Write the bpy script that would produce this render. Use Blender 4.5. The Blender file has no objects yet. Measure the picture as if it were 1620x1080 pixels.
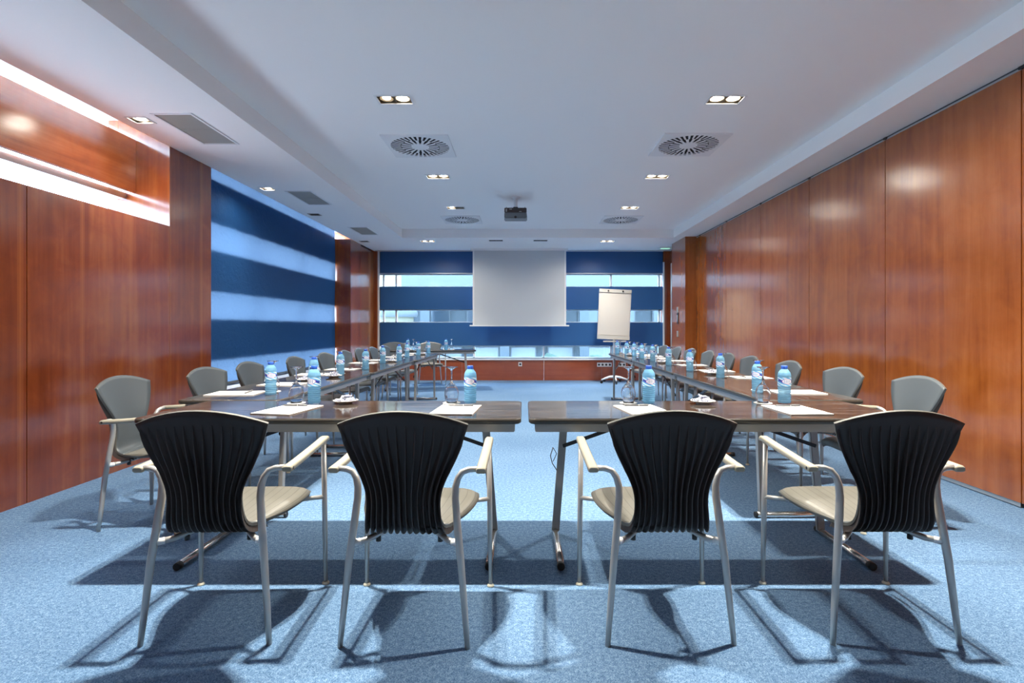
import bpy, bmesh, math, random
from mathutils import Vector, Matrix
random.seed(7)
SC = bpy.context.scene
COL = SC.collection
PI = math.pi

# ------------------------------------------------------------------ camera, world, exposure
CAM_H = 1.16
cam_d = bpy.data.cameras.new('camera')
cam = bpy.data.objects.new('camera', cam_d); COL.objects.link(cam)
cam.location = (0, 0, CAM_H); cam.rotation_euler = (PI/2, 0, 0)
cam_d.sensor_width = 36.0; cam_d.lens = 836.0/1620*36
cam_d.shift_x = -18.0/1620; cam_d.shift_y = -22.0/1620
cam_d.clip_start = 0.05; cam_d.clip_end = 300
SC.camera = cam

SC.view_settings.view_transform = 'Standard'
SC.view_settings.look = 'None'
SC.view_settings.gamma = 1.0
SC.view_settings.use_curve_mapping = False
SC.view_settings.exposure = 1.63

SKY_STRENGTH = 11.0
SKY_COLOR = (0.64, 0.81, 1.0)
LAMP_W = 64.0
SPILL_W = 18.0
LAMP_COLOR = (1.0, 0.93, 0.80)
LAMP_LINE = [2.60]          # the row of lamps just above the frame

w = bpy.data.worlds.new('sky'); SC.world = w; w.use_nodes = True
bg = w.node_tree.nodes['Background']
bg.inputs[0].default_value = (*SKY_COLOR, 1); bg.inputs[1].default_value = SKY_STRENGTH

cy = SC.cycles
cy.max_bounces = 14; cy.diffuse_bounces = 5; cy.glossy_bounces = 4
cy.transmission_bounces = 12; cy.transparent_max_bounces = 16
cy.caustics_reflective = False; cy.caustics_refractive = False
cy.sample_clamp_indirect = 6.0
try:
    cy.use_denoising = True; cy.use_light_tree = True
except Exception:
    pass

def portal(name, loc, rot, sx, sy):
    d = bpy.data.lights.new(name, 'AREA'); d.shape = 'RECTANGLE'; d.size = sx; d.size_y = sy
    o = bpy.data.objects.new(name, d); COL.objects.link(o)
    o.location = loc; o.rotation_euler = rot
    d.cycles.is_portal = True
    return o

# room numbers (metres; camera at x=0 y=0)
XL, XR, YB, YN = -3.28, 3.19, 11.63, -1.6
ZS, ZC = 2.84, 3.00              # soffit, recessed ceiling
XW = -3.75                       # left glazing plane
STRIPS = [(0.49, 0.765), (1.27, 1.56), (2.06, 2.35)]
for (z0, z1) in STRIPS + [(2.87, 3.08)]:
    portal('window_portal', (XW-0.04, 7.79, (z0+z1)/2), (0, -PI/2, 0), z1-z0, 4.4)
for (z0, z1) in STRIPS:
    portal('window_portal', (-0.06, YB+0.12, (z0+z1)/2), (-PI/2, 0, 0), 6.2, z1-z0)
for (z0, z1) in [(2.06, 2.39), (2.42, 3.08)]:
    portal('window_portal', (XW+0.02, 1.65, (z0+z1)/2), (0, -PI/2, 0), z1-z0, 6.4)

# ------------------------------------------------------------------ materials
def mat(name, color, rough=0.5, metal=0.0, spec=0.5, **kw):
    m = bpy.data.materials.new(name); m.use_nodes = True
    b = m.node_tree.nodes['Principled BSDF']
    b.inputs['Base Color'].default_value = (*color, 1)
    b.inputs['Roughness'].default_value = rough
    b.inputs['Metallic'].default_value = metal
    b.inputs['Specular IOR Level'].default_value = spec
    for k, v in kw.items():
        b.inputs[k.replace('_', ' ')].default_value = v
    return m

class NT:
    def __init__(s, m):
        s.m = m; s.t = m.node_tree; s.n = s.t.nodes; s.l = s.t.links
        s.b = s.n.get('Principled BSDF')
    def add(s, typ, **kw):
        n = s.n.new(typ)
        for k, v in kw.items(): setattr(n, k, v)
        return n
    def link(s, a, b): s.l.new(a, b)
    def math(s, op, a, b=None):
        n = s.add('ShaderNodeMath', operation=op)
        for i, v in enumerate((a, b)):
            if v is None: continue
            if isinstance(v, (int, float)): n.inputs[i].default_value = v
            else: s.link(v, n.inputs[i])
        return n.outputs[0]
    def ramp(s, fac, stops):
        n = s.add('ShaderNodeValToRGB')
        e = n.color_ramp.elements
        while len(e) < len(stops): e.new(0.5)
        for i, (p, c) in enumerate(stops):
            e[i].position = p; e[i].color = (*c, 1)
        s.link(fac, n.inputs[0]); return n.outputs[0]
    def mix(s, fac, a, b, blend='MIX'):
        n = s.add('ShaderNodeMix', data_type='RGBA', blend_type=blend)
        for sock, v in ((n.inputs[0], fac), (n.inputs[6], a), (n.inputs[7], b)):
            if isinstance(v, (int, float)): sock.default_value = v
            elif isinstance(v, tuple): sock.default_value = (*v, 1)
            else: s.link(v, sock)
        return n.outputs[2]
    def coords(s, out='Object', scale=(1, 1, 1)):
        c = s.add('ShaderNodeTexCoord')
        mp = s.add('ShaderNodeMapping'); mp.inputs['Scale'].default_value = scale
        s.link(c.outputs[out], mp.inputs[0]); return mp.outputs[0]
    def noise(s, vec, scale, detail=2.0, rough=0.5, dist=0.0):
        n = s.add('ShaderNodeTexNoise')
        n.inputs['Scale'].default_value = scale; n.inputs['Detail'].default_value = detail
        n.inputs['Roughness'].default_value = rough; n.inputs['Distortion'].default_value = dist
        s.link(vec, n.inputs['Vector']); return n.outputs[0]
    def bump(s, h, strength, dist=0.01):
        n = s.add('ShaderNodeBump'); n.inputs['Strength'].default_value = strength
        n.inputs['Distance'].default_value = dist
        s.link(h, n.inputs['Height']); s.link(n.outputs[0], s.b.inputs['Normal'])

def wood(name, c0, c1, c2, rough, leaf=0.40, horizontal=False, spec=0.5, strip=None):
    m = mat(name, c1, rough, spec=spec); t = NT(m)
    sc = (0.7, 0.7, 9.0) if horizontal else (7.0, 7.0, 0.55)
    v = t.coords('Object', sc)
    g = t.noise(v, 1.3, 5.0, 0.6, 0.6)
    fine = t.noise(t.coords('Object', (1.5, 1.5, 60) if horizontal else (28, 28, 1.2)), 1.0, 2.0, 0.5)
    mott = t.noise(t.coords('Object', (1, 1, 1)), 4.5, 3.0, 0.6, 0.8)
    xyz = t.add('ShaderNodeSeparateXYZ'); t.link(t.coords('Object'), xyz.inputs[0])
    h = t.math('ADD', xyz.outputs[0], xyz.outputs[1])
    fl = t.math('FLOOR', t.math('DIVIDE', t.math('ADD', h, 50.0), leaf))
    wn = t.add('ShaderNodeTexWhiteNoise', noise_dimensions='1D'); t.link(fl, wn.inputs['W'])
    f = t.math('ADD', t.math('MULTIPLY', g, 0.55), t.math('MULTIPLY', mott, 0.30))
    f = t.math('ADD', f, t.math('MULTIPLY', fine, 0.15))
    if not horizontal:
        f = t.math('ADD', f, t.math('MULTIPLY', t.math('SUBTRACT', wn.outputs[0], 0.5), 0.16))
    col = t.ramp(f, [(0.32, c0), (0.5, c1), (0.68, c2)])
    if strip is not None:      # narrow pale veneer strips at regular spacing
        fr_ = t.math('FRACT', t.math('DIVIDE', t.math('ADD', h, 50.0-strip), 0.485))
        dist = t.math('ABSOLUTE', t.math('SUBTRACT', fr_, 0.5))
        msk = t.math('MULTIPLY', t.math('LESS_THAN', dist, 0.045), 0.45)
        msk2 = t.math('MULTIPLY', t.math('LESS_THAN', dist, 0.012), 0.35)
        col = t.mix(t.math('ADD', msk, msk2), col, c2)
    t.link(col, t.b.inputs['Base Color'])
    rr = t.math('ADD', t.math('MULTIPLY', mott, 0.08), rough-0.04)
    t.link(rr, t.b.inputs['Roughness'])
    t.b.inputs['Coat Weight'].default_value = 0.6; t.b.inputs['Coat IOR'].default_value = 1.6; t.b.inputs['Coat Roughness'].default_value = 0.14
    return m

M = {}
M['wood_right'] = wood('cherry_veneer', (0.215, 0.050, 0.008), (0.310, 0.083, 0.013), (0.400, 0.125, 0.026), 0.19, spec=0.7)
M['wood_left'] = wood('red_cherry_veneer', (0.165, 0.030, 0.007), (0.245, 0.050, 0.010), (0.330, 0.090, 0.020), 0.18, spec=0.8, strip=0.21+0.2425)
M['wood_base'] = wood('red_cherry_board', (0.245, 0.048, 0.014), (0.320, 0.068, 0.020), (0.380, 0.095, 0.030), 0.30, horizontal=True)
M['wood_beam'] = wood('cherry_beam_veneer', (0.225, 0.050, 0.012), (0.320, 0.080, 0.020), (0.410, 0.120, 0.035), 0.24, horizontal=True)
M['ceiling'] = mat('ceiling_paint', (0.90, 0.90, 0.895), 0.85, spec=0.2)
M['white'] = mat('white_paint', (0.78, 0.79, 0.80), 0.45)
M['grey_wall'] = mat('plain_wall_paint', (0.42, 0.40, 0.38), 0.7)
M['shadow_gap'] = mat('dark_track', (0.03, 0.045, 0.06), 0.6)
M['alu'] = mat('brushed_aluminium', (0.55, 0.56, 0.57), 0.35, 0.75)
M['spandrel'] = mat('spandrel', (0.20, 0.22, 0.25), 0.7)

m = mat('blue_carpet', (0.13, 0.22, 0.36), 0.95, spec=0.1); t = NT(m)
v = t.coords('Object', (1, 1, 1))
n1 = t.noise(v, 190.0, 2.0, 0.7); n2 = t.noise(v, 55.0, 2.0, 0.6); n3 = t.noise(v, 0.8, 2.0, 0.5)
f = t.math('ADD', t.math('MULTIPLY', n1, 0.60), t.math('ADD', t.math('MULTIPLY', n2, 0.28), t.math('MULTIPLY', n3, 0.12)))
t.link(t.ramp(f, [(0.36, (0.042, 0.098, 0.190)), (0.50, (0.122, 0.222, 0.375)), (0.64, (0.280, 0.420, 0.590))]), t.b.inputs['Base Color'])
t.bump(n1, 0.35, 0.004); M['carpet'] = m

m = mat('dark_laminate', (0.05, 0.038, 0.03), 0.16); t = NT(m)
g = t.noise(t.coords('Object', (2.0, 34, 2.0)), 1.6, 5.0, 0.65, 0.5)
t.link(t.ramp(g, [(0.38, (0.014, 0.011, 0.010)), (0.52, (0.045, 0.035, 0.030)), (0.66, (0.125, 0.102, 0.088))]), t.b.inputs['Base Color'])
t.link(t.math('ADD', t.math('MULTIPLY', g, 0.10), 0.03), t.b.inputs['Roughness'])
t.bump(g, 0.06, 0.003)
M['table_top'] = m
M['table_edge'] = mat('table_edge', (0.055, 0.048, 0.040), 0.3)
M['table_metal'] = mat('grey_table_metal', (0.42, 0.415, 0.40), 0.38, 0.35)
M['table_leg'] = mat('warm_grey_leg', (0.36, 0.34, 0.315), 0.40, 0.45)
M['chrome'] = mat('steel_tube', (0.62, 0.61, 0.59), 0.25, 0.9)
M['black'] = mat('black_rubber', (0.012, 0.012, 0.013), 0.5)
M['black_gloss'] = mat('black_plastic', (0.02, 0.02, 0.022), 0.25)

m = mat('seat_shell_lit', (0.2, 0.2, 0.185), 0.42); t = NT(m)
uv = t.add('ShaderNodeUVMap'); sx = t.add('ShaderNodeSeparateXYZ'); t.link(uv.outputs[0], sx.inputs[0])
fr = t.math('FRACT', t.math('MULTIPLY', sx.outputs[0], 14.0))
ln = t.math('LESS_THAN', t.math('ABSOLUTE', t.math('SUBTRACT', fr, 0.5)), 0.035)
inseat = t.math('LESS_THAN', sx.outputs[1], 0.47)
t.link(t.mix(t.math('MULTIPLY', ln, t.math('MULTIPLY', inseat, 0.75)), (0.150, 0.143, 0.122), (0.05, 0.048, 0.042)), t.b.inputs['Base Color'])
M['seat'] = m  # same plastic as the backrest; wear and direct lamp light put into the colour
M['shell'] = mat('back_shell_dim', (0.068, 0.081, 0.092), 0.42)  # same plastic as the seat, darker and bluer: weaker, cooler light painted in
M['shell_edge'] = mat('taupe_edge', (0.12, 0.118, 0.105), 0.45)
M['shell_back'] = mat('black_brown_shell_back', (0.040, 0.031, 0.028), 0.55, spec=0.35)
M['rib'] = mat('black_brown_rib', (0.050, 0.039, 0.036), 0.5, spec=0.4)
M['frame'] = mat('silver_grey_frame', (0.52, 0.51, 0.49), 0.36, 0.55)
M['pad'] = mat('beige_armrest', (0.38, 0.35, 0.275), 0.5)
M['cream'] = mat('cream_plastic', (0.62, 0.58, 0.46), 0.5)
M['paper'] = mat('white_paper', (0.82, 0.81, 0.80), 0.7, spec=0.2)
M['paper_edge'] = mat('paper_edges', (0.60, 0.57, 0.56), 0.8, spec=0.1)
M['pen'] = mat('grey_pen', (0.10, 0.10, 0.105), 0.3)
M['cap'] = mat('blue_cap', (0.025, 0.10, 0.50), 0.35)
M['china'] = mat('white_china', (0.80, 0.79, 0.76), 0.2)
M['screen'] = mat('projection_fabric', (0.60, 0.63, 0.65), 0.8, spec=0.2)
M['board'] = mat('flip_board', (0.50, 0.485, 0.465), 0.55)
M['board_grey'] = mat('flip_clamp', (0.45, 0.45, 0.43), 0.45)

def thin_clear(name, tint, gloss_lo, gloss_hi, diff=None, diff_fac=0.0, rough=0.03):
    m = bpy.data.materials.new(name); m.use_nodes = True; t = NT(m)
    t.n.remove(t.b); out = t.n['Material Output']
    tr = t.add('ShaderNodeBsdfTransparent'); tr.inputs[0].default_value = (*tint, 1)
    gl = t.add('ShaderNodeBsdfGlossy'); gl.inputs['Roughness'].default_value = rough
    gl.inputs[0].default_value = (0.95, 0.97, 1, 1)
    lw = t.add('ShaderNodeLayerWeight'); lw.inputs[0].default_value = 0.35
    fac = t.math('ADD', t.math('MULTIPLY', t.math('POWER', lw.outputs['Facing'], 2.0), gloss_hi-gloss_lo), gloss_lo)
    base = tr.outputs[0]
    if diff:
        d = t.add('ShaderNodeBsdfDiffuse'); d.inputs[0].default_value = (*diff, 1)
        ts = t.add('ShaderNodeBsdfTranslucent'); ts.inputs[0].default_value = (*diff, 1)
        a = t.add('ShaderNodeMixShader'); a.inputs[0].default_value = 0.5
        t.link(d.outputs[0], a.inputs[1]); t.link(ts.outputs[0], a.inputs[2])
        b = t.add('ShaderNodeMixShader'); b.inputs[0].default_value = diff_fac
        t.link(base, b.inputs[1]); t.link(a.outputs[0], b.inputs[2]); base = b.outputs[0]
    mx = t.add('ShaderNodeMixShader'); t.link(fac, mx.inputs[0])
    t.link(base, mx.inputs[1]); t.link(gl.outputs[0], mx.inputs[2])
    t.link(mx.outputs[0], out.inputs[0]); return m
M['pane'] = thin_clear('window_glass', (0.66, 0.77, 0.85), 0.03, 0.5)
M['clear_pane'] = thin_clear('clear_window_glass', (0.78, 0.80, 0.82), 0.03, 0.5)
M['goblet_thin'] = thin_clear('thin_glass', (0.90, 0.93, 0.95), 0.10, 0.95, (0.9, 0.93, 0.96), 0.10)
m = mat('clear_glass', (0.97, 0.98, 0.99), 0.0, IOR=1.48); m.node_tree.nodes['Principled BSDF'].inputs['Transmission Weight'].default_value = 1.0; M['goblet'] = m
m = bpy.data.materials.new('blue_bottle_plastic'); m.use_nodes = True; t = NT(m); t.n.remove(t.b)
g_ = t.add('ShaderNodeBsdfGlass'); g_.inputs[0].default_value = (0.80, 0.94, 1.0, 1); g_.inputs['Roughness'].default_value = 0.02; g_.inputs['IOR'].default_value = 1.22
d_ = t.add('ShaderNodeBsdfDiffuse'); d_.inputs[0].default_value = (0.36, 0.73, 1.0, 1)
ts = t.add('ShaderNodeBsdfTranslucent'); ts.inputs[0].default_value = (0.36, 0.73, 1.0, 1)
tr_ = t.add('ShaderNodeBsdfTransparent'); tr_.inputs[0].default_value = (0.74, 0.92, 1.0, 1)
def mx_(a, b, f):
    n = t.add('ShaderNodeMixShader'); n.inputs[0].default_value = f; t.link(a, n.inputs[1]); t.link(b, n.inputs[2]); return n.outputs[0]
t.link(mx_(mx_(g_.outputs[0], tr_.outputs[0], 0.4), mx_(d_.outputs[0], ts.outputs[0], 0.5), 0.50), t.n['Material Output'].inputs[0]); M['bottle'] = m

def fabric(name, diff, trans, tfac, rough_spec=0.02, bumpy=0.0):
    m = bpy.data.materials.new(name); m.use_nodes = True; t = NT(m)
    t.n.remove(t.b); out = t.n['Material Output']
    d = t.add('ShaderNodeBsdfDiffuse'); d.inputs[0].default_value = (*diff, 1)
    ts = t.add('ShaderNodeBsdfTranslucent'); ts.inputs[0].default_value = (*trans, 1)
    gl = t.add('ShaderNodeBsdfGlossy'); gl.inputs['Roughness'].default_value = 0.35
    a = t.add('ShaderNodeMixShader'); a.inputs[0].default_value = tfac
    t.link(d.outputs[0], a.inputs[1]); t.link(ts.outputs[0], a.inputs[2])
    b = t.add('ShaderNodeMixShader'); b.inputs[0].default_value = rough_spec
    t.link(a.outputs[0], b.inputs[1]); t.link(gl.outputs[0], b.inputs[2])
    if bumpy:
        n = t.noise(t.coords('Object', (1, 1.0, 1.0)), 16.0, 4.0, 0.65, 0.6)
        bp = t.add('ShaderNodeBump'); bp.inputs['Strength'].default_value = bumpy; bp.inputs['Distance'].default_value = 0.02
        t.link(n, bp.inputs['Height'])
        for s in (d, ts, gl): t.link(bp.outputs[0], s.inputs['Normal'])
    t.link(b.outputs[0], out.inputs[0]); return m
M['blind'] = fabric('blue_blind_fabric', (0.020, 0.108, 0.32), (0.120, 0.172, 0.242), 0.45, 0.03, 0.7)
M['blue_panel'] = fabric('blue_band_fabric', (0.028, 0.118, 0.310), (0.05, 0.2, 0.6), 0.05, 0.04)

def emit(name, color, strength):
    m = bpy.data.materials.new(name); m.use_nodes = True; t = NT(m); t.n.remove(t.b)
    e = t.add('ShaderNodeEmission'); e.inputs[0].default_value = (*color, 1); e.inputs[1].default_value = strength
    t.link(e.outputs[0], t.n['Material Output'].inputs[0]); return m
M['lamp_on'] = emit('lit_lamp', (1.0, 0.93, 0.80), 14.0)
M['lamp_dim'] = emit('dim_lamp', (1.0, 0.88, 0.70), 2.0)
M['lamp_off'] = mat('unlit_lamp', (0.25, 0.24, 0.22), 0.2, 0.6)
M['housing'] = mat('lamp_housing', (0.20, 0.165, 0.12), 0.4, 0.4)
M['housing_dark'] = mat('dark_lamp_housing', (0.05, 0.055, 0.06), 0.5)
M['vent_dark'] = mat('vent_interior', (0.006, 0.008, 0.012), 0.8)
M['grille'] = mat('grey_grille', (0.42, 0.42, 0.38), 0.5, 0.3)
M['exit_green'] = emit('green_lens', (0.45, 0.95, 0.75), 0.25)

# printed bottle label: waves, dark blue swoosh, oval emblem
m = mat('printed_label', (0.6, 0.8, 0.95), 0.35); t = NT(m)
uv = t.add('ShaderNodeUVMap'); s_ = t.add('ShaderNodeSeparateXYZ'); t.link(uv.outputs[0], s_.inputs[0])
U, V = s_.outputs[0], s_.outputs[1]
du = t.math('SUBTRACT', U, 0.75)
wave = t.math('SINE', t.math('ADD', t.math('MULTIPLY', U, 36.0), t.math('MULTIPLY', V, 22.0)))
base = t.ramp(t.math('ADD', t.math('MULTIPLY', wave, 0.5), 0.5), [(0.25, (0.12, 0.48, 0.80)), (0.55, (0.42, 0.74, 0.93)), (0.8, (0.80, 0.90, 0.96))])
sw = t.math('ABSOLUTE', t.math('SUBTRACT', t.math('SUBTRACT', V, 0.56), t.math('MULTIPLY', t.math('SINE', t.math('MULTIPLY', du, 22.0)), 0.10)))
swoosh = t.math('MULTIPLY', t.math('LESS_THAN', sw, 0.13), t.math('LESS_THAN', t.math('ABSOLUTE', du), 0.24))
col = t.mix(swoosh, base, (0.02, 0.04, 0.36))
def ell(rx, ry, cy_=0.56):
    a = t.math('POWER', t.math('ABSOLUTE', t.math('DIVIDE', du, rx)), 2.0)
    b = t.math('POWER', t.math('ABSOLUTE', t.math('DIVIDE', t.math('SUBTRACT', V, cy_), ry)), 2.0)
    return t.math('LESS_THAN', t.math('ADD', a, b), 1.0)
col = t.mix(ell(0.135, 0.32), col, (0.28, 0.10, 0.42))
col = t.mix(ell(0.118, 0.26), col, (0.90, 0.92, 0.96))
let = t.math('MULTIPLY', t.math('GREATER_THAN', t.math('SINE', t.math('MULTIPLY', du, 150.0)), -0.1),
             t.math('LESS_THAN', t.math('ABSOLUTE', t.math('SUBTRACT', t.math('ABSOLUTE', t.math('SUBTRACT', V, 0.56)), 0.085)), 0.055))
let = t.math('MULTIPLY', let, t.math('LESS_THAN', t.math('ABSOLUTE', du), 0.085))
col = t.mix(let, col, (0.05, 0.08, 0.40))
t.link(col, t.b.inputs['Base Color']); M['label'] = m

m = mat('striped_wrapper', (0.8, 0.8, 0.85), 0.3); t = NT(m)
wv = t.add('ShaderNodeTexWave'); wv.inputs['Scale'].default_value = 55.0; t.link(t.coords('Object'), wv.inputs['Vector'])
t.link(t.ramp(wv.outputs[1], [(0.60, (0.03, 0.04, 0.13)), (0.68, (0.75, 0.77, 0.84))]), t.b.inputs['Base Color']); M['wrap'] = m

# ------------------------------------------------------------------ mesh helpers
class MB:
    def __init__(s):
        s.v = []; s.f = []; s.mi = []; s.sm = []; s.uv = []
    def face(s, idx, mi=0, smooth=False, uvs=None):
        s.f.append(tuple(idx)); s.mi.append(mi); s.sm.append(smooth); s.uv.append(uvs)
    def box(s, x0, x1, y0, y1, z0, z1, mi=0):
        b = len(s.v)
        s.v += [(x0,y0,z0),(x1,y0,z0),(x1,y1,z0),(x0,y1,z0),(x0,y0,z1),(x1,y0,z1),(x1,y1,z1),(x0,y1,z1)]
        for q in ((0,3,2,1),(4,5,6,7),(0,1,5,4),(1,2,6,5),(2,3,7,6),(3,0,4,7)):
            s.face([b+i for i in q], mi)
        return s
    def bar(s, a, b, wdt, thk, mi=0, up=(0,0,1)):
        a = Vector(a); b = Vector(b); d = (b-a).normalized()
        u = d.cross(Vector(up))
        if u.length < 1e-5: u = d.cross(Vector((1,0,0)))
        u.normalize(); n = u.cross(d).normalized()
        k = len(s.v)
        for p in (a, b):
            for (i, j) in ((-1,-1),(1,-1),(1,1),(-1,1)):
                s.v.append(tuple(p + u*(i*wdt/2) + n*(j*thk/2)))
        for q in ((0,1,2,3),(7,6,5,4),(0,4,5,1),(1,5,6,2),(2,6,7,3),(3,7,4,0)):
            s.face([k+i for i in q], mi)
        return s
    def tube(s, pts, rad, seg=10, mi=0, cap=True):
        pts = [Vector(p) for p in pts]
        if not isinstance(rad, (list, tuple)): rad = [rad]*len(pts)
        k = len(s.v); n = len(pts)
        ref = None
        for i, p in enumerate(pts):
            d = (pts[min(i+1, n-1)] - pts[max(i-1, 0)]).normalized()
            if ref is None:
                ref = Vector((1,0,0)) if abs(d.x) < 0.8 else Vector((0,1,0))
            u = (ref - d*ref.dot(d)).normalized(); ref = u
            w_ = d.cross(u)
            for j in range(seg):
                a = 2*PI*j/seg
                s.v.append(tuple(p + (u*math.cos(a) + w_*math.sin(a))*rad[i]))
        for i in range(n-1):
            for j in range(seg):
                j2 = (j+1) % seg
                s.face((k+i*seg+j, k+i*seg+j2, k+(i+1)*seg+j2, k+(i+1)*seg+j), mi, True)
        if cap:
            s.face([k+j for j in range(seg)][::-1], mi)
            s.face([k+(n-1)*seg+j for j in range(seg)], mi)
        return s
    def lathe(s, prof, seg=20, c=(0,0,0), mi=0, smooth=True, cap0=False, cap1=False):
        k = len(s.v); n = len(prof); z0 = prof[0][1]; dz = (prof[-1][1]-z0) or 1
        for (r, z) in prof:
            for j in range(seg):
                a = 2*PI*j/seg
                s.v.append((c[0]+r*math.cos(a), c[1]+r*math.sin(a), c[2]+z))
        for i in range(n-1):
            for j in range(seg):
                j2 = (j+1) % seg
                va, vb = (prof[i][1]-z0)/dz, (prof[i+1][1]-z0)/dz
                s.face((k+i*seg+j, k+i*seg+j2, k+(i+1)*seg+j2, k+(i+1)*seg+j), mi, smooth,
                       [(j/seg,va),((j+1)/seg,va),((j+1)/seg,vb),(j/seg,vb)])
        if cap0: s.face([k+j for j in range(seg)][::-1], mi)
        if cap1: s.face([k+(n-1)*seg+j for j in range(seg)], mi)
        return s
    def prism(s, poly, z0, z1, mi=0, mi_side=None):
        k = len(s.v); n = len(poly)
        for z in (z0, z1):
            for (x, y) in poly: s.v.append((x, y, z))
        s.face([k+i for i in range(n)][::-1], mi); s.face([k+n+i for i in range(n)], mi)
        for i in range(n):
            j = (i+1) % n
            s.face((k+i, k+j, k+n+j, k+n+i), mi if mi_side is None else mi_side)
        return s
    def mesh(s, name, mats):
        me = bpy.data.meshes.new(name)
        me.from_pydata(s.v, [], s.f); me.update()
        for m_ in (mats if isinstance(mats, (list, tuple)) else [mats]): me.materials.append(m_)
        for p, mi, sm in zip(me.polygons, s.mi, s.sm):
            p.material_index = mi; p.use_smooth = sm
        if any(s.uv):
            ul = me.uv_layers.new(name='UVMap')
            for p, uvs in zip(me.polygons, s.uv):
                if uvs:
                    for li, c in zip(p.loop_indices, uvs): ul.data[li].uv = c
        return me
    def build(s, name, mats, parent=None, loc=(0,0,0), bevel=0.0, fixn=True):
        me = s.mesh(name, mats)
        if fixn or bevel:
            bm = bmesh.new(); bm.from_mesh(me)
            if bevel:
                bmesh.ops.bevel(bm, geom=[e for e in bm.edges], offset=bevel, segments=2, affect='EDGES', clamp_overlap=True)
            bmesh.ops.recalc_face_normals(bm, faces=bm.faces)
            bm.to_mesh(me); bm.free()
        o = bpy.data.objects.new(name, me); COL.objects.link(o)
        o.location = loc
        if parent: o.parent = parent
        return o

def tag(o, label=None, cat=None, group=None, kind=None):
    if label: o['label'] = label
    if cat: o['category'] = cat
    if group: o['group'] = group
    if kind: o['kind'] = kind
    return o
def thing(name, label, cat, loc=(0,0,0), rz=0.0, group=None):
    o = bpy.data.objects.new(name, None); COL.objects.link(o)
    o.location = loc; o.rotation_euler = (0, 0, rz); o.empty_display_size = 0.1
    return tag(o, label, cat, group)
def struct(o, label=None):
    o['kind'] = 'structure'
    if label: o['label'] = label
    return o
def kids(o): return [c for c in bpy.data.objects if c.parent is o]
KID = {}
def tree_of(o):
    if o.name not in KID:
        KID[o.name] = [(c, tree_of(c)) for c in kids(o)]
    return KID[o.name]
def copy_tree(o, tree, parent=None):
    c = o.copy(); COL.objects.link(c)
    if parent: c.parent = parent
    for ch, tr in tree: copy_tree(ch, tr, c)
    return c
def rrect(x0, x1, y0, y1, r, n=5):
    pts = []
    for (cx, cy_, a0) in ((x1-r, y0+r, -90), (x1-r, y1-r, 0), (x0+r, y1-r, 90), (x0+r, y0+r, 180)):
        for i in range(n+1):
            a = math.radians(a0 + 90*i/n); pts.append((cx+r*math.cos(a), cy_+r*math.sin(a)))
    return pts
def catmull(pts, n):
    out = []
    P = [pts[0]] + list(pts) + [pts[-1]]
    for i in range(1, len(P)-2):
        p0, p1, p2, p3 = P[i-1], P[i], P[i+1], P[i+2]
        for k in range(n):
            u = k/n
            out.append(tuple(0.5*((2*b)+(c-a)*u+(2*a-5*b+4*c-d)*u*u+(-a+3*b-3*c+d)*u**3) for a, b, c, d in zip(p0, p1, p2, p3)))
    out.append(tuple(pts[-1])); return out

# ------------------------------------------------------------------ fixture positions (shared by ceiling holes and fixtures)
HX, HY = 0.135, 0.075
def dl(x, y, z, heads, word): return dict(x=x, y=y, z=z, heads=heads, word=word)
DL = []
for i, y in enumerate((4.27, 6.45, 8.12)):
    order = ('first', 'second', 'third')[i]
    DL.append(dl(-1.04, y, ZC, {0: (2, 1), 1: (1, 1), 2: (1, 0)}[i], 'recessed twin ceiling lamp, %s in the row on the blind side of the room' % order))
    DL.append(dl(1.63, y, ZC, (1, 1), 'recessed twin ceiling lamp, %s in the row on the panelled side of the room' % order))
for y in LAMP_LINE:
    DL.append(dl(-1.04, y, ZC, (1, 1), 'recessed twin ceiling lamp above the front table, blind side'))
    DL.append(dl(1.63, y, ZC, (1, 1), 'recessed twin ceiling lamp above the front table, panelled side'))
DL.append(dl(-1.86, 10.28, ZS, (1, 1), 'lit twin lamp in the lowered ceiling by the back window, blind side'))
DL.append(dl(1.63, 10.28, ZS, (1, 1), 'lit twin lamp in the lowered ceiling by the back window, flip chart side'))
DL.append(dl(-0.53, 10.20, ZS, (0, 0), 'unlit twin lamp in the lowered ceiling by the back window, nearer the blind side'))
DL.append(dl(0.33, 10.20, ZS, (0, 0), 'unlit twin lamp in the lowered ceiling by the back window, nearer the flip chart'))
SINGLE = [(-3.10, 4.28, 1, 'lit single spot lamp in the left soffit beside the long grille'),
          (-3.10, 6.40, 1, 'lit single spot lamp in the left soffit above the large blue blind'),
          (-3.10, 7.85, 0, 'unlit single spot lamp in the left soffit between two grilles'),
          (-3.10, 10.30, 0, 'unlit single spot lamp in the left soffit beside the wooden pillar')]
SHX, SHY = 0.075, 0.06
DIFF = [(-1.045, 5.36, 'square swirl air diffuser, nearer one on the blind side'), (1.66, 5.32, 'square swirl air diffuser, nearer one on the panelled side'),
        (-1.045, 9.02, 'square swirl air diffuser, far one on the blind side'), (1.66, 9.02, 'square swirl air diffuser, far one on the panelled side')]
DR = 0.325
GRL = [(-2.93, -2.60, 4.14, 4.84, 'large grey ceiling grille nearest the bright high window'), (-2.94, -2.61, 6.50, 7.22, 'middle grey ceiling grille of the left soffit'),
       (-2.94, -2.61, 8.83, 9.56, 'small far grey ceiling grille near the wooden pillar')]

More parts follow.
